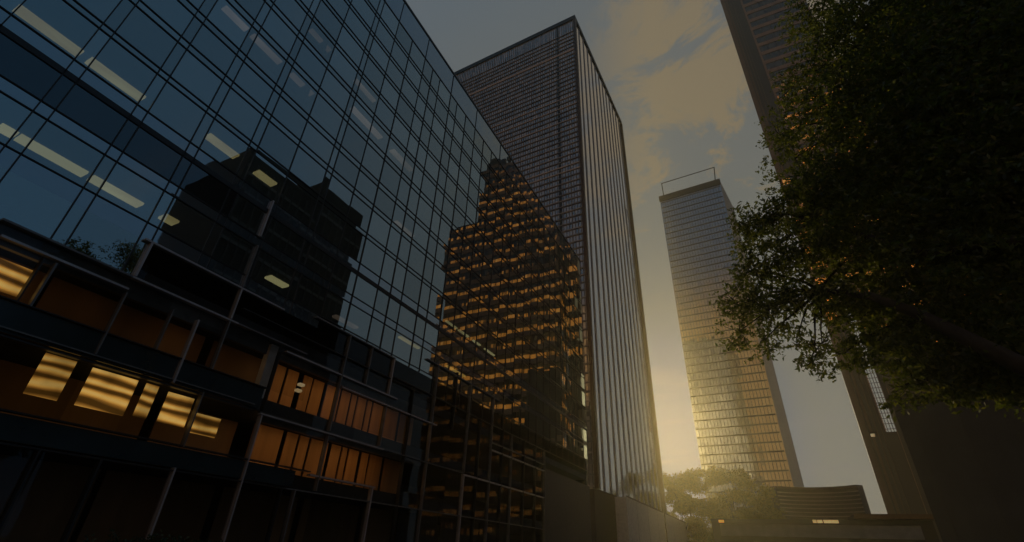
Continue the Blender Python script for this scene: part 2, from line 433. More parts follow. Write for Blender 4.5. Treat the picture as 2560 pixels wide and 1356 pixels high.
# the remaining panes: one part with several materials
mats = list(rest); allv = MB(); idx = []
for k, mt in enumerate(mats):
    n = len(allv.v); allv.v += rest[mt].v; allv.f += [tuple(q + n for q in f) for f in rest[mt].f]; idx += [k] * len(rest[mt].f)
ro = allv.build('glass_panes', M[mats[0]], off, kind='stuff')
for mt in mats[1:]: ro.data.materials.append(M[mt])
ro.data.polygons.foreach_set('material_index', idx)
# parapet: a proud edge over the top row
MB().box(XF - .3, XF + .05, A(YBEG), A(YEND), A(2.028) + .06, A(2.028) + .16).build('parapet', M['grey_metal'], off)
# teal spandrel bands of the lower storeys
MB().box(XF - .04, XF + .04, A(YBEG), A(.86), A(.118), A(.153)).build('spandrel_band', M['teal_band'], off)
MB().box(XF - .04, XF + .04, A(YBEG), A(.715), A(.262), A(.308)).build('spandrel_band', M['teal_band'], off)
# silver horizontal bars
for z, y0, y1, w, mt in ((.502, .365, .70, .05, 'silver'), (.422, .18, .375, .045, 'grey_metal'), (.422, .375, .60, .05, 'silver'), (.397, .19, .378, .05, 'silver'),
                         (.256, .0, .70, .035, 'dark_metal'), (.268, .2, .70, .03, 'grey_metal'), (.408, .74, 1.175, .05, 'silver'), (.378, .94, 1.40, .045, 'silver'),
                         (.253, .72, 1.15, .045, 'silver'), (.253, 1.15, 1.6, .03, 'grey_metal'), (.248, 1.6, 2.36, .06, 'silver'), (.150, .90, 1.14, .05, 'silver'),
                         (.113, .84, 2.36, .035, 'grey_metal'), (.527, .80, 1.135, .05, 'grey_metal'), (.585, 1.30, 1.86, .05, 'grey_metal'),
                         (.40, 1.80, 2.37, .05, 'grey_metal'), (.37, 1.80, 2.37, .055, 'silver'), (.46, .6, 1.3, .03, 'dark_metal'), (.113, -1.2, .84, .03, 'dark_metal'), (.157, -1.2, .9, .03, 'dark_metal'),
                         (.47, 1.13, 3.05, .035, 'dark_metal'), (.422, .60, .80, .04, 'grey_metal'), (.31, -.9, .72, .025, 'dark_metal')):
    trans(z, y0, y1, M[mt], w * .62, .13)
# silver uprights of the lower storeys
for y, z0, z1, w, mt in ((.378, .425, .50, .05, 'silver'), (.58, .0, .118, .045, 'silver'), (.58, .155, .262, .035, 'grey_metal'), (.58, .31, .42, .04, 'grey_metal'), (.58, .425, .50, .05, 'silver'), (.58, .505, .62, .04, 'grey_metal'), (.577, .645, .755, .05, 'silver'),
                         (.464, .31, .395, .035, 'grey_metal'), (.517, .262, .395, .05, 'silver'), (.267, .31, .39, .04, 'grey_metal'), (.25, .31, .39, .03, 'dark_metal'), (.378, .27, .39, .035, 'grey_metal'),
                         (.456, -.09, .113, .05, 'dark_metal'), (.37, -.09, .113, .04, 'dark_metal'), (.155, -.09, .113, .05, 'dark_metal'), (.725, -.09, .25, .045, 'silver'), (.725, .26, .40, .03, 'dark_metal'), (.868, -.09, .113, .045, 'grey_metal'),
                         (.93, .26, .525, .05, 'grey_metal'), (.93, .118, .25, .04, 'grey_metal'), (1.025, .41, .525, .05, 'grey_metal'), (1.13, -.09, .15, .06, 'silver'), (1.13, .26, .378, .045, 'grey_metal'), (1.13, .41, .527, .05, 'silver'),
                         (1.37, -.09, .25, .055, 'grey_metal'), (1.37, .258, .60, .05, 'grey_metal'), (1.5, .385, .60, .045, 'dark_metal'), (1.605, -.09, .245, .06, 'silver'), (1.605, .255, .60, .045, 'grey_metal'), (1.80, -.09, .60, .05, 'grey_metal'),
                         (1.99, -.09, .47, .05, 'grey_metal'), (2.12, -.09, .47, .04, 'dark_metal'), (2.25, -.09, .47, .04, 'dark_metal'), (2.365, -.09, .47, .06, 'grey_metal'), (1.7, -.09, .47, .035, 'dark_metal'), (1.9, -.09, .47, .035, 'dark_metal'), (1.25, -.09, .47, .035, 'dark_metal'), (.83, -.09, .11, .03, 'dark_metal')):
    mull(y, z0 if z0 > -.05 else GZ / D + .012, z1, M[mt], w * .62, .14)
# plain dark wall closing the base at the far end
MB().box(XF - .3, XF + .05, A(2.375), A(YEND) - .003, GZ, A(.385)).build('base_wall', M['dark_granite'], off)
MB().box(XF - .25, XF + .02, A(YBEG), A(2.374), GZ, GZ + .17).build('base_plinth', M['dark_granite'], off)
# pale column standing just behind the lobby glass
MB().box(A(-1.03), A(-1.012), A(.709), A(.733), A(.291), A(.4185)).build('pale_column', M['pale'], off)
# ceiling lights in long runs along the glass
def clight(y0, y1, c, dep, wid, mt, name='ceiling_light'):
    k = 1 + dep
    MB().box(A(-1 - dep) - wid / 2, A(-1 - dep) + wid / 2, A(y0 * k), A(y1 * k), A(c) - .09, A(c) - .003).build(name, M[mt], off)
for y0, y1 in ((.036, .134), (.147, .247)): clight(y0, y1, .853, .095, .42, 'ceil_light')
for y0, y1 in ((.380, .456), (.512, .567)): clight(y0, y1, .853, .06, .40, 'ceil_light')
for y0, y1 in ((-.06, .03), (.112, .134), (.137, .236), (.245, .333)): clight(y0, y1, .617, .092, .42, 'ceil_light')
clight(.374, .402, .617, .085, .45, 'ceil_light')
clight(.634, .689, .617, .09, .4, 'ceil_light'); clight(1.142, 1.25, .617, .012, .2, 'ceil_light')
for y0, y1 in ((1.39, 1.47), (1.485, 1.56), (1.60, 1.66), (1.70, 1.79)): clight(y0, y1, .853, .10, .16, 'ceil_light')
clight(1.43, 1.56, .617, .018, .18, 'orange_lamp')
for y0, y1 in ((.284, .351), (.367, .459), (.497, .584)): clight(y0, y1, 1.325, .137, .35, 'ceil_dim')
for y0, y1 in ((.72, .867), (.93, 1.05)): clight(y0, y1, 1.325, .05, .35, 'ceil_dim')
for y0, y1 in ((.5, .6), (.70, .80)): clight(y0, y1, 1.56, .13, .3, 'ceil_dim')
clight(1.02, 1.12, 1.089, .09, .3, 'ceil_dim'); clight(.86, .95, .617, .1, .3, 'ceil_dim')
clight(.586, .632, .42, .255, .8, 'orange_lamp', 'pendant_lamp')
clight(-.2, -.05, .853, .095, .4, 'ceil_light'); clight(-.5, -.3, .617, .09, .4, 'ceil_light')
# lobby rooms: back walls of upright wood panels with small gaps, lit by the added strip lamps
def panel_wall(ys, x, z0, z1, mat, name='wood_panel'):
    for y0, y1 in ys: MB().box(A(x) - .05, A(x), A(y0) + .02, A(y1) - .02, A(z0), A(z1)).build(name, mat, off)
k = 1.12
ys1 = [(.70, .76), (.765, .80), (.815, .845), (.848, .885), (.895, .945), (.95, .985), (.99, 1.01), (1.015, 1.05), (1.055, 1.075), (1.08, 1.13), (1.135, 1.2), (1.21, 1.28)]
panel_wall([(a * k, b * k) for a, b in ys1], -k, .291, .418, M['wood'])
ys2 = [(.72, .80), (.81, .845), (.85, .88), (.885, .945), (.955, .99), (.995, 1.015), (1.02, 1.06), (1.07, 1.10), (1.105, 1.16), (1.17, 1.25)]
panel_wall([(a * k, b * k) for a, b in ys2], -k, .147, .2605, M['wood'])
panel_wall([(.0, .3), (.31, .62), (.64, .80)], -1.13, .291, .418, M['wood_dark'])
panel_wall([(-.2, .2), (.21, .58), (.6, .79)], -1.16, .147, .2605, M['wood_dark'])
panel_wall([(-.5, .05), (.06, .3), (.31, .55), (.56, .80), (.82, 1.05), (1.07, 1.3), (1.32, 1.6)], -1.18, -.1, .117, M['wood_dark'])
panel_wall([(1.46, 1.7), (1.72, 2.0), (2.02, 2.3)], -1.15, -.1, .117, M['inner'], 'lobby_wall')
# downstand beams along the glass hide strip lamps, added to wash the panels
for y0, y1, zb, zt in ((.73, 1.36, .388, .4195), (.73, 1.36, .240, .2615), (.0, .70, .388, .419)):
    MB().box(A(-1.018), A(-1.008), A(y0), A(y1), A(zb), A(zt)).build('downstand_beam', M['grey_metal'], off)
for y0, y1, zc in ((.80, .93, .42), (.95, 1.13, .42), (1.16, 1.30, .42), (.76, 1.0, .262), (1.02, 1.24, .262)):
    MB().box(A(-1.05), A(-1.028), A(y0), A(y1), A(zc) - .06, A(zc) - .003).build('fill_strip', M['strip'], off)
for y0, y1, zc in ((-.3, -.05, .42), (.08, .24, .42), (.33, .42, .42), (.5, .66, .42)):
    MB().box(A(-1.05), A(-1.032), A(y0), A(y1), A(zc) - .06, A(zc) - .003).build('fill_strip', M['strip_dim'], off)
for y, z in ((.837, .357), (.833, .341)): MB().box(A(-1.03) - .09, A(-1.03) + .09, A(y) - .12, A(y) + .12, A(z) - .05, A(z) + .05).build('wall_lamp', M['white_lamp'], off)
# glowing panels on the storey below, warm ceiling light painted as streaks
for y0, y1, z0, z1 in ((.318, .362, .186, .252), (.387, .462, .186, .250), (.477, .500, .190, .250), (.520, .572, .190, .246), (.582, .640, .184, .222)):
    kk = 1.02
    MB().box(A(-kk) - .03, A(-kk), A(y0 * kk), A(y1 * kk), A(z0 * kk), A(z1 * kk)).build('glow_panel', M['room_glow'], off)
MB().box(A(-1.05) - .03, A(-1.05), A(.20), A(.262), A(.335), A(.385)).build('glow_panel', M['room_glow'], off)

# ------------------------------------------------------------------ the tall dark tower beyond it
tow = thing('glass_tower', 'tall dark glass tower with pale vertical stripes, standing behind the blue office building', 'building', (A(-1.534), A(5.0), GZ))
c0 = Vector((-1.534, 5.0)); ur = Vector((.118, 2.77)).normalized(); ul = Vector((-2.77, .118)).normalized()
LR, LL, HT = 2.772, 3.3, 8.5
def tp(a, b): q = c0 + ur * a + ul * b; return (A(q.x), A(q.y))
M['tow_left'] = tower_glass('tower_grid_glass', (.677, 60, 1.75), (.30, .275, .25), (.98, .94, .90), 2.0, .06, .05, fadd=.20, vvar=.6, smear=.03)
M['tow_right'] = tower_glass('tower_side_glass', (60, 3.4, 3.52), (.27, .26, .265), (.93, .92, .95), 1.7, .010, .07, fadd=.52, smear=.005)
body = MB().prism([tp(0, 0), tp(LR, 0), tp(LR, LL), tp(0, LL)], A(.60), A(HT)).build('tower_body', M['tow_left'], tow)
body.data.materials.append(M['tow_right'])
for p in body.data.polygons:
    if p.normal.x > .8: p.material_index = 1
MB().prism([tp(.04, .05), tp(LR - .04, .05), tp(LR - .04, LL - .03), tp(.04, LL - .03)], GZ, A(.60) - .003).build('tower_base', M['dark_granite'], tow)
MB().prism([tp(-.02, -.02), tp(LR + .02, -.02), tp(LR + .02, LL + .02), tp(-.02, LL + .02)], A(HT) + .003, A(HT) + 1.6).build('roof_cap', M['dark_metal'], tow)
MB().prism([tp(-.025, -.025), tp(.03, -.025), tp(.03, .02), tp(-.025, .02)], A(.60), A(HT)).build('corner_pier', M['warm_metal'], tow)
MB().prism([tp(LR - .03, -.03), tp(LR + .025, -.03), tp(LR + .025, .03), tp(LR - .03, .03)], A(.60), A(HT)).build('corner_pier', M['warm_metal'], tow)
NF = 13
M['fin'] = principled('tower_fin', (.20, .19, .19), .4, .3)
for i in range(1, NF):
    a = LR * i / NF
    MB().prism([tp(a - .020, -.008), tp(a + .020, -.008), tp(a + .020, .004), tp(a - .020, .004)], A(.60), A(HT)).build('fin', M['fin'], tow)
M['band_dim'] = principled('tower_floor_band_dim', (.14, .13, .125), .5, .1, .3, .5)
M['band_mid'] = principled('tower_floor_band_mid', (.25, .22, .20), .5, .1, .3, .5)
M['band'] = principled('tower_floor_band', (.46, .37, .30), .5, .1, .3, .5)
M['tow_mull'] = principled('tower_mullion', (.12, .105, .095), .5, .2)
nfl = 72
for i in range(nfl):
    z = .62 + (HT - .35 - .62) * i / (nfl - 1)
    big = i == nfl - 6
    MB().prism([tp(-.013, .02), tp(.002, .02), tp(.002, LL), tp(-.013, LL)], A(z), A(z + (.04 if big else .017))).build('floor_band', M['band'] if big or i in (nfl - 17, nfl - 19, nfl - 22, nfl - 31, nfl - 32) else (M['band_mid'] if (i * 7) % 5 < 2 else M['band_dim']), tow)
for i in range(1, 78):
    b = LL * i / 78; w = .0035 if i % 4 else .006
    if i == 8: w = .020
    MB().prism([tp(-.010, b - w), tp(.002, b - w), tp(.002, b + w), tp(-.010, b + w)], A(.60), A(HT) - .3).build('mullion', M['dark_metal'] if i == 8 else M['tow_mull'], tow)

# long granite podium beside the tower, and the slim post in front of it
pod = thing('podium_building', 'low grey granite podium wall running away along the foot of the dark tower', 'wall', (A(-1.38), A(5.45), GZ))
MB().prism([(A(-1.37), A(5.45)), (A(-1.385), A(13.8)), (A(-2.6), A(13.8)), (A(-1.53), A(9.0)), (A(-1.40), A(7.9)), (A(-1.49), A(5.45))], GZ, A(.575)).build('podium_wall', M['granite'], pod)
MB().prism([(A(-1.365), A(5.44)), (A(-1.380), A(13.82)), (A(-1.386), A(13.82)), (A(-1.371), A(5.44))], A(.575) + .003, A(.59)).build('coping', M['brown_stone'], pod)
for i in range(14):
    y = 5.9 + i * .55; x = -1.37 - .015 * (y - 5.45) / 8.35
    MB().box(A(x) - .05, A(x) + .012, A(y), A(y) + .05, GZ, A(.575)).build('panel_joint', M['dark_granite'], pod)
post = thing('slim_post', 'slim dark post standing in front of the grey podium wall by the tower corner', 'post', (A(-1.345), A(7.35), GZ))
MB().tube([(A(-1.345), A(7.35), GZ), (A(-1.345), A(7.35), A(.68))], [.17, .12], 10).build('pole', M['warm_metal'], post)
MB().tube([(A(-1.345), A(7.35), GZ), (A(-1.345), A(7.35), GZ + .5)], .3, 10).build('base', M['warm_metal'], post)

# ------------------------------------------------------------------ the far tower with the rooftop rail
far = thing('far_tower', 'distant blue grey tower with golden lower floors and a thin rail frame on its roof', 'building', (A(-1.55), A(14.5), GZ))
FS = .90   # scale of the far tower
fl = Vector((-1.726, 16.15)) * FS; fr_ = Vector((.581, 15.99)) * FS; sd = Vector((.17, 1.0))
fb = fr_ + sd * 2.1 * FS; fbl = fl + sd * 2.1 * FS
M['far_front'] = tower_glass('far_tower_glass', (1.7, 60, 3.7), (.06, .055, .05), (.90, .92, .95), 2.3, .018, .06, fadd=.28, vvar=.35, smear=.03)
M['far_side'] = principled('far_tower_side', (.30, .24, .21), .6, 0, .1, .05)
o = MB().prism([(A(p.x), A(p.y)) for p in (fl, fr_, fb, fbl)], GZ, A(12.85 * FS)).build('tower_body', M['far_front'], far)
o.data.materials.append(M['far_side'])
for p in o.data.polygons:
    if p.normal.x > .7: p.material_index = 1
M['far_band'] = principled('far_tower_band', (.075, .066, .060), .6, 0, .2, .1)
uf = (fr_ - fl).normalized(); nf_ = Vector((uf.y, -uf.x))
def fp(a, o_): q = fl + uf * a + nf_ * o_; return (A(q.x), A(q.y))
WF = (fr_ - fl).length
for i in range(48):
    z = (.5 + 12.0 * i / 47) * FS
    MB().prism([fp(.02, .009), fp(WF - .02, .009), fp(WF - .02, -.003), fp(.02, -.003)], A(z), A(z + .035)).build('floor_band', M['far_band'], far)
for i in range(1, 24):
    a = WF * i / 24
    MB().prism([fp(a - .007, .007), fp(a + .007, .007), fp(a + .007, -.003), fp(a - .007, -.003)], GZ, A(12.6 * FS)).build('pier', M['far_band'], far)
MB().prism([fp(-.02, .03), fp(WF + .02, .03), fp(WF + .02, -.01), fp(-.02, -.01)], A(12.6 * FS), A(12.86 * FS)).build('roof_edge', M['groove'], far)
rail = MB()
ra, rb, rz, r0_ = fp(.085, -.42), fp(WF - .085, -.42), A(13.9 * FS), A(12.85 * FS)
rail.tube([(ra[0], ra[1], r0_), (ra[0], ra[1], rz)], .28, 6).tube([(ra[0] - .2, ra[1], rz), (rb[0] + .2, rb[1], rz)], .28, 6)
rail.tube([(rb[0], rb[1], rz), (rb[0] - 1.5, rb[1], r0_)], .28, 6)
rail.build('roof_rail', M['black_metal'], far)

# ------------------------------------------------------------------ the tall brown tower on the right
brn = thing('brown_tower', 'very tall brown stone tower with gridded windows rising behind the big tree on the right', 'building', (A(1.8), A(11.56), GZ))
YB = 11.56; TOPZ = 20.0
SL = .2   # the slot runs along the view up the street, so its walls lean this much
M['brn_glass'] = tower_glass('brown_tower_glass', (1.6, 60, 6.88), (.040, .034, .030), (.80, .74, .70), 1.8, .05, .05,
                             lit=(1.0, .34, .045), litp=.80, lstr=2.0, zmax=A(13.2), sub=(1.3, 60, 6.88), lband=(.12, .62), fadd=.02, vvar=.5, lrow=.45, smear=.02)  # orange emission bands stand in for sunlight mirrored in the glass
def bpoly(x0, x1, y0, y1, s0=SL, s1=SL):
    return [(A(x0), A(y0)), (A(x1), A(y0)), (A(x1 + s1 * (y1 - y0)), A(y1)), (A(x0 + s0 * (y1 - y0)), A(y1))]
DEP = 2.2
MB().prism(bpoly(1.8, 2.19, YB, YB + DEP, .155), GZ, A(TOPZ)).build('corner_block', M['brown_stone'], brn)
MB().prism(bpoly(2.19, 2.375, YB, YB + DEP), A(6.7), A(TOPZ)).build('groove_block', M['groove'], brn)
MB().prism(bpoly(2.19, 2.375, YB, YB + DEP), GZ, A(2.3)).build('slot_base', M['groove'], brn)
MB().prism(bpoly(2.375, 2.455, YB - .02, YB + .5), GZ, A(6.7)).build('groove_block', M['groove'], brn)
MB().prism(bpoly(2.375, 4.05, YB, YB + DEP), GZ, A(TOPZ)).build('main_block', M['brn_glass'], brn)
MB().prism(bpoly(4.05, 5.46, YB, YB + DEP), GZ, A(12.5)).build('lower_block', M['brn_glass'], brn)
MB().prism(bpoly(5.46, 6.6, YB, YB + DEP), GZ, A(10.1)).build('lower_block', M['brn_glass'], brn)
MB().box(A(4.5), A(5.2), A(YB + .1), A(YB + 1.0), A(12.5), A(12.95)).build('roof_plant_room', M['groove'], brn)
MB().box(A(2.46), A(3.5), A(YB) - .30, A(YB) + .05, A(2.6), A(4.4)).build('glow_cover', M['groove'], brn)  # added dark panel covering the glowing windows behind it
# grooves of the corner
for x, w, mt in ((1.93, .012, 'groove'), (2.02, .03, 'groove'), (2.10, .03, 'groove'), (2.165, .022, 'groove')):
    MB().box(A(x - w), A(x + w), A(YB) - .35, A(YB) + .05, GZ, A(TOPZ)).build('corner_groove', M[mt], brn)
for i in range(10):
    z = 4.62 + .43 * i
    MB().box(A(1.87), A(2.185), A(YB) - .40, A(YB) - .30, A(z), A(z + .26)).build('corner_glow_band', M['brn_glass'], brn)  # added glowing bands, so the mirrored orange stripes reach the corner
# bright slot: thin bars over the open gap
for x in (2.235, 2.285, 2.33):
    MB().box(A(x) - .07, A(x) + .07, A(YB) - .1, A(YB) + .2, A(2.3), A(6.7)).build('slot_bar', M['brown_stone'], brn)
for i in range(44):
    z = 2.35 + .1 * i
    MB().box(A(2.192), A(2.373), A(YB) + .22, A(YB) + .34, A(z), A(z) + .15).build('slot_rail', M['brown_stone'], brn)
# sills and mullions
def lim(x): return 12.5 if x > 4.05 else TOPZ
for i in range(47):
    z = .3 + .43 * i
    if z > TOPZ - .2: break
    x1 = 6.6 if z < 10 else (5.46 if z < 12.4 else 4.05)
    MB().box(A(2.38), A(x1), A(YB) - .28, A(YB) + .05, A(z), A(z + .15)).build('window_sill', M['sill'], brn)
x = 2.39; i = 0
while x < 6.6:
    top = TOPZ if x < 4.06 else (12.5 if x < 5.47 else 10.1)
    MB().box(A(x) - (.12 if i else .4), A(x) + (.12 if i else .4), A(YB) - .22, A(YB) + .05, GZ, A(top)).build('window_mullion', M['groove'] if i else M['sill'], brn)
    x += .25; i += 1
MB().box(A(1.965) - .5, A(1.965) + .5, A(YB) - 1.0, A(YB) - .35, A(2.22), A(2.27)).build('flood_lamp', M['white_lamp'], brn)
MB().box(A(1.985) - .9, A(1.985) + .9, A(YB) - .9, A(YB) - .32, A(2.275), A(2.31)).build('lamp_bracket', M['black_metal'], brn)

# ------------------------------------------------------------------ the dark block on the near right
drk = thing('dark_building', 'low plain dark building filling the lower right corner under the tree', 'building', (A(.56), A(2.6), GZ))
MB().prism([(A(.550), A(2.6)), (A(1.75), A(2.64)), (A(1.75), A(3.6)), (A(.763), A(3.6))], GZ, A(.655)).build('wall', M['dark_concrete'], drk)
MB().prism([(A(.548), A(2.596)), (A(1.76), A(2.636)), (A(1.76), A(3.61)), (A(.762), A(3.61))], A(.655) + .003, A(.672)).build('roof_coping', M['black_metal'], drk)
for i in range(7):
    xx = .60 + .16 * i
    MB().box(A(xx), A(xx) + .03, A(2.6 + .0333 * (xx - .55)) - .012, A(2.6 + .0333 * (xx - .55)) + .06, GZ, A(.655)).build('panel_joint', M['black_metal'], drk)

# a tall dark block across the street, seen as a mirror image in the glass
ref = thing('dark_apartment_block', 'dark stepped block across the street, mirrored in the blue glass facade', 'building', (A(5.0), A(3.4), GZ))
M['ref_wall'] = principled('dark_block_wall', (.022, .024, .026), .85, 0, .4, .2)
MB().box(A(5.0), A(7.0), A(3.4), A(4.85), GZ, A(6.05)).build('wall', M['ref_wall'], ref)
MB().box(A(5.0), A(7.0), A(4.85), A(6.15), GZ, A(6.5)).build('wall', M['ref_wall'], ref)
MB().box(A(5.5), A(6.3), A(4.0), A(4.6), A(6.05), A(6.3)).build('roof_plant_room', M['ref_wall'], ref)
for i in range(11):
    MB().box(A(4.985), A(5.0), A(3.42), A(6.13), A(.6 + i * .5), A(.66 + i * .5)).build('floor_band', M['grey_metal'], ref)
for i in range(16):
    MB().box(A(4.98), A(5.0), A(3.5 + i * .165), A(3.5 + i * .165) + .5, GZ, A(5.9)).build('pilaster', M['groove'], ref)

# ------------------------------------------------------------------ low things at the end of the street
cur = thing('curved_building', 'low curved brown building with long horizontal louvres below the bright gap of sky', 'building', (A(.5), A(9.2), GZ))
ctr = Vector((.60, 8.35)); r0 = .70
arc = [ctr + Vector((math.sin(R(th)), math.cos(R(th)))) * r0 for th in range(-48, 50, 4)]
arcb = [ctr + Vector((math.sin(R(th)), math.cos(R(th)))) * (r0 + .10) for th in range(-48, 50, 4)]
ZC = 1.03
M['brown_wall'] = principled('brown_cladding', (.06, .04, .035), .6, 0, .25, .3)
M['louvre'] = principled('grey_louvre', (.30, .23, .20), .5, .2)
MB().prism([(A(p.x), A(p.y)) for p in arc] + [(A(p.x), A(p.y)) for p in arcb[::-1]], GZ, A(ZC)).build('wall', M['brown_wall'], cur)
for i in range(14):
    z = ZC - .06 - i * .052
    lo = [ctr + Vector((math.sin(R(th)), math.cos(R(th)))) * (r0 - .012) for th in range(-48, 50, 4)]
    MB().prism([(A(p.x), A(p.y)) for p in lo] + [(A(p.x), A(p.y)) for p in arc[::-1]], A(z), A(z) + .22).build('louvre', M['louvre'], cur)
lo = [ctr + Vector((math.sin(R(th)), math.cos(R(th)))) * (r0 - .02) for th in range(-48, 50, 4)]
MB().prism([(A(p.x), A(p.y)) for p in lo] + [(A(p.x), A(p.y)) for p in arcb[::-1]], A(ZC) + .003, A(ZC) + .45).build('roof_edge', M['brown_stone'], cur)
pav = thing('pavilion', 'low dark flat roofed pavilion with a strip of lit windows behind the concrete bridge', 'building', (A(.2), A(7.0), GZ))
MB().box(A(-.75), A(1.5), A(7.2), A(7.8), GZ, A(.50)).build('wall', M['dark_concrete'], pav)
MB().box(A(.78), A(1.5), A(7.05), A(7.85), A(.50) + .003, A(.548)).build('roof', M['warm_metal'], pav)
for x0, x1 in ((.37, .41), (.415, .47), (.48, .56), (.562, .63)):
    MB().box(A(x0), A(x1), A(7.2) - .05, A(7.2) + .05, A(.462), A(.496)).build('lit_window', M['shop_light'], pav)
MB().box(A(-.66), A(-.60), A(7.2) - .05, A(7.2) + .05, A(.452), A(.486)).build('lit_window', M['orange_lamp'], pav)
br = thing('concrete_bridge', 'grey concrete bridge parapet crossing the end of the street', 'bridge', (0, A(6.0), GZ))
MB().box(A(-.545), A(1.15), A(6.0), A(6.03), A(.262), A(.372)).build('parapet', M['concrete'], br)
MB().box(A(-.56), A(1.15), A(6.02), A(6.5), A(.13), A(.258)).build('deck', M['dark_concrete'], br)
MB().box(A(-.55), A(1.15), A(5.985), A(6.04), A(.372) + .003, A(.380)).build('parapet_coping', M['dark_concrete'], br)
for x in (-.4, .3, 1.0):
    MB().box(A(x), A(x + .1), A(6.1), A(6.4), GZ, A(.13) - .003).build('pier', M['concrete'], br)

# ------------------------------------------------------------------ trees
def leaf_mat(name, col, trans):
    m, t, out = newmat(name)
    geo = t.new('ShaderNodeNewGeometry')
    rv = geo.outputs['Random Per Island']
    c = t.ramp(rv, [(0, tuple(q * .55 for q in col)), (.6, col), (1, (col[0] * 1.7, col[1] * 1.35, col[2]))])
    d = t.new('ShaderNodeBsdfDiffuse'); t.l.new(c, d.inputs[0])
    tl = t.new('ShaderNodeBsdfTranslucent'); t.l.new(t.mix(1.0, c, trans, 'MULTIPLY'), tl.inputs[0])
    a = t.new('ShaderNodeMixShader'); a.inputs[0].default_value = .5
    t.l.new(d.outputs[0], a.inputs[1]); t.l.new(tl.outputs[0], a.inputs[2])
    gl = t.new('ShaderNodeBsdfGlossy'); gl.inputs['Roughness'].default_value = .45; gl.inputs['Color'].default_value = (.5, .5, .5, 1)
    b = t.new('ShaderNodeMixShader'); b.inputs[0].default_value = .05
    t.l.new(a.outputs[0], b.inputs[1]); t.l.new(gl.outputs[0], b.inputs[2])
    t.l.new(b.outputs[0], out.inputs[0]); return m
M['leaf'] = leaf_mat('tree_leaf', (.046, .076, .024), (3.4, 2.6, .7))
M['leaf_far'] = leaf_mat('far_leaf', (.060, .060, .018), (6.5, 5.2, 1.1))
M['hedge_leaf'] = leaf_mat('hedge_leaf', (.03, .06, .03), (1, 1.2, .6))

def leaves(clumps, per_m2, size, flat=.75, edge=.35):
    """diamond leaves on short sprays scattered through the volume of each clump"""
    P = []
    for (cx, cy, cz, r) in clumps:
        ns = max(6, int(per_m2 * r * r))                   # sprays
        u = rng.normal(size=(ns, 3)); u /= np.linalg.norm(u, axis=1)[:, None]
        rad = r * (rng.random(ns) ** .42) * (1 + edge * (rng.random(ns) - .5))
        c = np.array((cx, cy, cz)) + u * rad[:, None] * np.array((1.05, 1.05, flat))
        P.append(c)
    P = np.concatenate(P)
    k = 9                                                  # leaves per spray
    dirs = rng.normal(size=(len(P), 3)); dirs[:, 2] = dirs[:, 2] * .5 - .25
    dirs /= np.linalg.norm(dirs, axis=1)[:, None]
    tpos = np.linspace(0, 1, k)
    L = size * 5.0
    pos = P[:, None, :] + dirs[:, None, :] * (tpos[None, :, None] * L) + rng.normal(size=(len(P), k, 3)) * size * .55
    pos = pos.reshape(-1, 3); n = len(pos)
    a = rng.normal(size=(n, 3)); a /= np.linalg.norm(a, axis=1)[:, None]
    b = rng.normal(size=(n, 3)); b -= a * (a * b).sum(1)[:, None]; b /= np.linalg.norm(b, axis=1)[:, None]
    s = size * (.65 + .7 * rng.random(n))[:, None]
    v = np.stack([pos - a * s, pos + b * s * .42, pos + a * s, pos - b * s * .42], 1)
    return v.reshape(-1, 3)
def mesh_quads(name, v, mat, parent):
    n = len(v) // 4; v = v - np.array(parent['_o'])
    me = bpy.data.meshes.new(name)
    me.vertices.add(len(v)); me.vertices.foreach_set('co', v.astype(np.float32).ravel())
    me.loops.add(len(v)); me.loops.foreach_set('vertex_index', np.arange(len(v), dtype=np.int32))
    me.polygons.add(n); me.polygons.foreach_set('loop_start', np.arange(n, dtype=np.int32) * 4)
    me.polygons.foreach_set('loop_total', np.full(n, 4, dtype=np.int32))
    me.update(calc_edges=True); me.validate()
    me.materials.append(mat)
    o = bpy.data.objects.new(name, me); C.objects.link(o); o.parent = parent; return o
def limb_pts(a, b, n=6, sag=.0, jit=.12):
    a, b = Vector(a), Vector(b); ln = (b - a).length; out = []
    for i in range(n + 1):
        t_ = i / n; p = a.lerp(b, t_)
        if 0 < i < n: p += Vector((random.uniform(-1, 1), random.uniform(-1, 1), random.uniform(-1, 1))) * jit * ln / n
        p.z += sag * ln * math.sin(math.pi * t_); out.append(p)
    return out

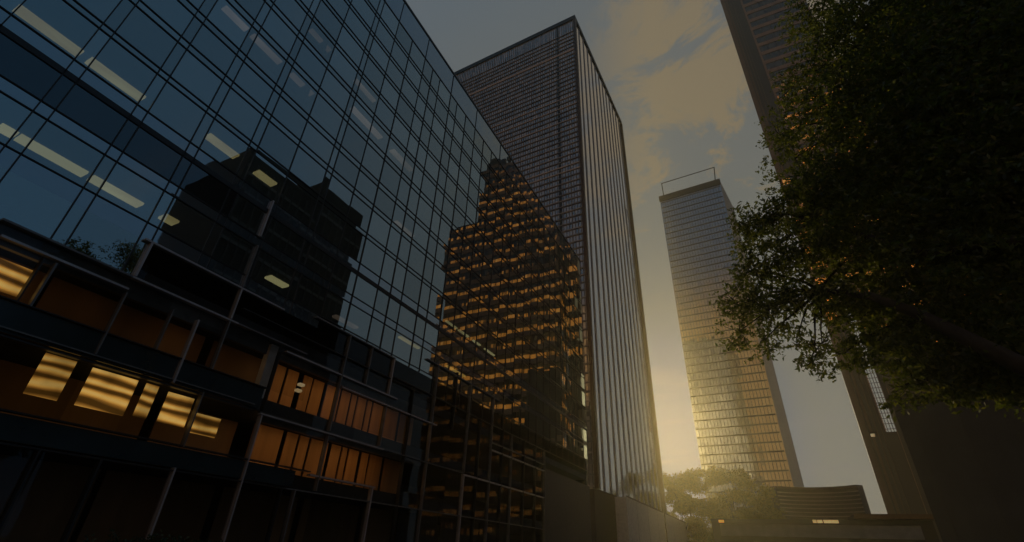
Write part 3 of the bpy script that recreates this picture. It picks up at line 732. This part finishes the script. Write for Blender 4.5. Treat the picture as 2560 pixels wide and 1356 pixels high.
BIG = [(5.1,13.6,17.2,1.30),(4.1,13.4,14.2,1.20),(3.2,13.1,12.2,1.10),(5.2,13.0,14.5,1.60),(6.0,12.1,14.0,1.80),(6.6,11.2,12.4,2.00),(6.8,10.5,10.7,2.00),(4.4,12.2,11.5,1.60),(5.3,11.3,10.9,1.80),(5.8,10.5,9.4,1.90),(6.1,10.1,8.4,1.80),(3.5,12.5,10.3,1.40),(4.2,11.8,9.2,1.70),(4.9,11.0,8.4,1.70),(5.3,10.2,7.3,1.70),(5.6,10.0,6.6,1.60),(2.6,13.0,10.5,1.00),(2.6,12.5,8.6,1.20),(3.3,12.1,8.1,1.40),(4.0,11.3,7.2,1.50),(4.5,10.6,6.3,1.50),(5.0,10.1,5.6,1.40),(1.3,12.9,8.6,0.75),(0.9,13.0,8.1,0.50),(1.4,12.5,7.3,0.90),(2.2,12.2,6.9,1.00),(3.0,11.8,6.5,1.10),(3.6,11.2,5.7,1.10),(4.1,10.5,5.0,1.20),(4.5,10.0,4.4,1.20),(0.8,12.8,6.8,0.75),(0.3,12.8,6.0,0.65),(1.0,12.5,5.7,0.80),(1.8,12.2,5.7,0.80),(0.1,12.7,5.2,0.50),(0.6,12.5,4.8,0.50),(1.3,12.2,4.7,0.50),(1.7,12.1,4.4,0.45),(1.4,12.1,4.0,0.32),(2.0,11.8,4.0,0.35),(2.4,11.9,5.3,0.80),(3.0,11.4,4.8,0.90),(3.4,11.0,4.3,0.90),(3.9,10.5,3.9,0.90),(4.2,10.2,3.6,0.90),(2.6,11.5,4.1,0.65),(3.0,11.1,3.6,0.75),(3.4,10.7,3.3,0.75),(3.8,10.3,3.1,0.70),(4.0,10.0,3.0,0.70),(2.8,11.2,3.1,0.40),(3.3,10.7,3.0,0.45),(3.6,10.4,2.8,0.40),(3.9,10.1,2.7,0.40),(3.0,10.9,3.0,0.35),(3.4,10.6,2.9,0.35),(3.6,10.3,2.85,0.35),(3.9,10.1,2.8,0.35),(2.5,13.2,11.7,0.60),(3.3,13.4,13.8,0.70),(2.4,12.8,9.4,0.55),(0.7,13.0,8.6,0.35),(1.5,12.9,8.7,0.50)]
MORE = [(7.6,12.2,14.5,2.2),(8.2,10.6,11.5,2.4),(8.0,9.6,8.6,2.3),(7.2,12.4,9.6,2.2),(7.6,11.2,6.4,2.0),(6.2,12.6,7.2,1.9),(8.6,12.0,8.4,2.2),(6.6,11.2,16.2,1.7),(7.2,9.4,5.4,1.7)]
HANG = []
for (x, y, z, r) in BIG:
    if z < 5.0 or (x < 2.0 and z < 9):
        for _ in range(2):
            HANG.append((x + random.uniform(-.9, .7) * r, y + random.uniform(-.6, .4) * r, z - r * random.uniform(.5, .9), random.uniform(.12, .22)))
bt = thing('big_tree', 'large leafy tree with a dark spreading crown overhanging the right of the street', 'tree', (6.7, 9.9, GZ))
mesh_quads('crown', np.concatenate([leaves([c for c in BIG if c[3] > .55 and not (c[2] > 9.3 and c[0] < 4.3)], 260, .058), leaves([c for c in BIG if c[3] <= .55 or (c[2] > 9.3 and c[0] < 4.3)], 120, .056), leaves([(x + .6, y + .6, z, r * .85) for x, y, z, r in BIG if (r > 1.05 or (r > .75 and z > 5.2 and x > 2.2)) and not (z > 9.3 and x < 4.3)], 130, .065), leaves(HANG, 200, .052), leaves(MORE, 90, .085)]), M['leaf'], bt)
tr = MB()
base = Vector((6.7, 9.9, GZ)); fork = Vector((6.3, 10.1, 2.0))
tr.tube([base, (6.62, 9.95, -.8), (6.45, 10.02, .6), fork], [.42, .34, .30, .28], 12)
tr.tube(limb_pts(fork, (6.6, 11.0, 6.2)) + limb_pts((6.6, 11.0, 6.2), (5.8, 12.0, 12.5))[1:], [.25 - .017 * i for i in range(13)], 10)
tr.tube([fork, *[(x * .91, y * .91, z * .91) for x, y, z in ((5.2, 10.15, 2.5), (4.03, 10.24, 2.95), (3.65, 10.8, 3.78), (3.34, 11.32, 4.5), (2.84, 11.76, 5.2))], (2.0, 12.2, 5.75), (1.0, 12.6, 6.1)], [.19, .16, .14, .12, .10, .08, .055, .03], 9)
tr.tube([(6.52, 10.7, 4.4), *[(x * .94, y * .94, z * .94) for x, y, z in ((5.7, 10.3, 4.9), (4.86, 10.09, 5.1), (3.85, 10.94, 5.55), (3.32, 11.53, 6.4))], (2.5, 12.3, 7.8), (1.6, 12.8, 8.4)], [.15, .13, .11, .09, .07, .05, .025], 9)
tr.tube([(6.5, 11.1, 7.4), (5.4, 11.6, 9.0), (4.2, 12.3, 10.8), (3.1, 12.9, 12.1)], [.14, .10, .07, .03], 8)
tr.build('trunk', M['bark'], bt, True)
tw = MB()
for (cx, cy, cz, r) in BIG:
    src = min(((3.34, 11.32, 4.5), (2.0, 12.2, 5.75), (4.03, 10.24, 2.95), (3.85, 10.94, 5.55), (2.5, 12.3, 7.8), (5.4, 11.6, 9.0), (4.2, 12.3, 10.8), (6.2, 11.5, 11)), key=lambda q: (Vector(q) - Vector((cx, cy, cz))).length)
    tw.tube(limb_pts(src, (cx, cy, cz), 4, .05), [.045, .035, .026, .018, .01], 5)
    for _ in range(5):
        e = Vector((cx, cy, cz)) + Vector((random.gauss(0, 1), random.gauss(0, 1), random.gauss(-.1, .7))).normalized() * r * 1.0
        tw.tube(limb_pts((cx, cy, cz), e, 3, 0, .3), [.013, .01, .007, .004], 4)
tw.build('branches', M['bark'], bt, True)

def street_tree(x, y, h, cr, label):
    t_ = thing('street_tree', label, 'tree', (x, y, GZ), 'trees at the end of the street')
    cl = []
    for i in range(30):
        a = random.uniform(0, 2 * math.pi); q = math.sqrt(random.random()) * cr * .85
        cl.append((x + q * math.cos(a), y + q * math.sin(a), GZ + h * random.uniform(.18, .93) - .10 * q, cr * random.uniform(.17, .36)))
    mesh_quads('crown', leaves(cl, 34, .22), M['leaf_far'], t_)
    m = MB(); m.tube([(x, y, GZ), (x + .2, y, GZ + h * .25), (x, y, GZ + h * .6)], [.4, .32, .16], 8)
    for c in cl[:7]: m.tube(limb_pts((x + .1, y, GZ + h * .35), c[:3], 3), [.15, .11, .07, .03], 5)
    m.build('trunk', M['bark'], t_, True)
street_tree(-22.0, 160, 27.0, 8.5, 'hazy street tree beside the dark tower, leftmost of the distant trees')
street_tree(-10.5, 157, 27.0, 8.6, 'tall rounded street tree below the sun glow, between its two neighbours')
street_tree(-4.0, 138, 19.0, 6.4, 'smaller street tree next to the curved brown building')

street_tree(-23.4, 150, 19.0, 6.2, 'low bushy street tree tucked in against the granite podium wall')
hd = thing('hedge', 'low clipped dark green hedge at the foot of the lobby glass', 'hedge', (-D + .7, 9.5, GZ))
cl = [(-D + .75 + random.uniform(-.15, .15), 7.6 + i * .17, GZ + 1.15 + random.uniform(-.08, .16), .55) for i in range(24)]
cl += [(-D + .75, 7.6 + i * .28, GZ + .5, .6) for i in range(15)]
mesh_quads('foliage', leaves(cl, 300, .045, 1.0), M['hedge_leaf'], hd)
hs = MB()
for i in range(15): hs.tube([(-D + .75, 7.6 + i * .28, GZ), (-D + .75, 7.65 + i * .28, GZ + .9)], [.03, .015], 5)
hs.build('stems', M['bark'], hd)

# ------------------------------------------------------------------ haze box added for the lens glow around the sun
HZ = True
if HZ:
    m, t, out = newmat('sun_glow_haze')
    pv_ = t.new('ShaderNodeVolumePrincipled')
    pv_.inputs['Color'].default_value = (1, .93, .66, 1); pv_.inputs['Density'].default_value = .00055
    pv_.inputs['Anisotropy'].default_value = .80
    t.l.new(pv_.outputs[0], out.inputs['Volume'])
    h = MB().box(-160, 160, -60, 264, GZ - 1.0, A(TOPZ) + 6).build('haze', m); h['kind'] = 'stuff'

for o in bpy.data.objects:
    if '_o' in o: del o['_o']
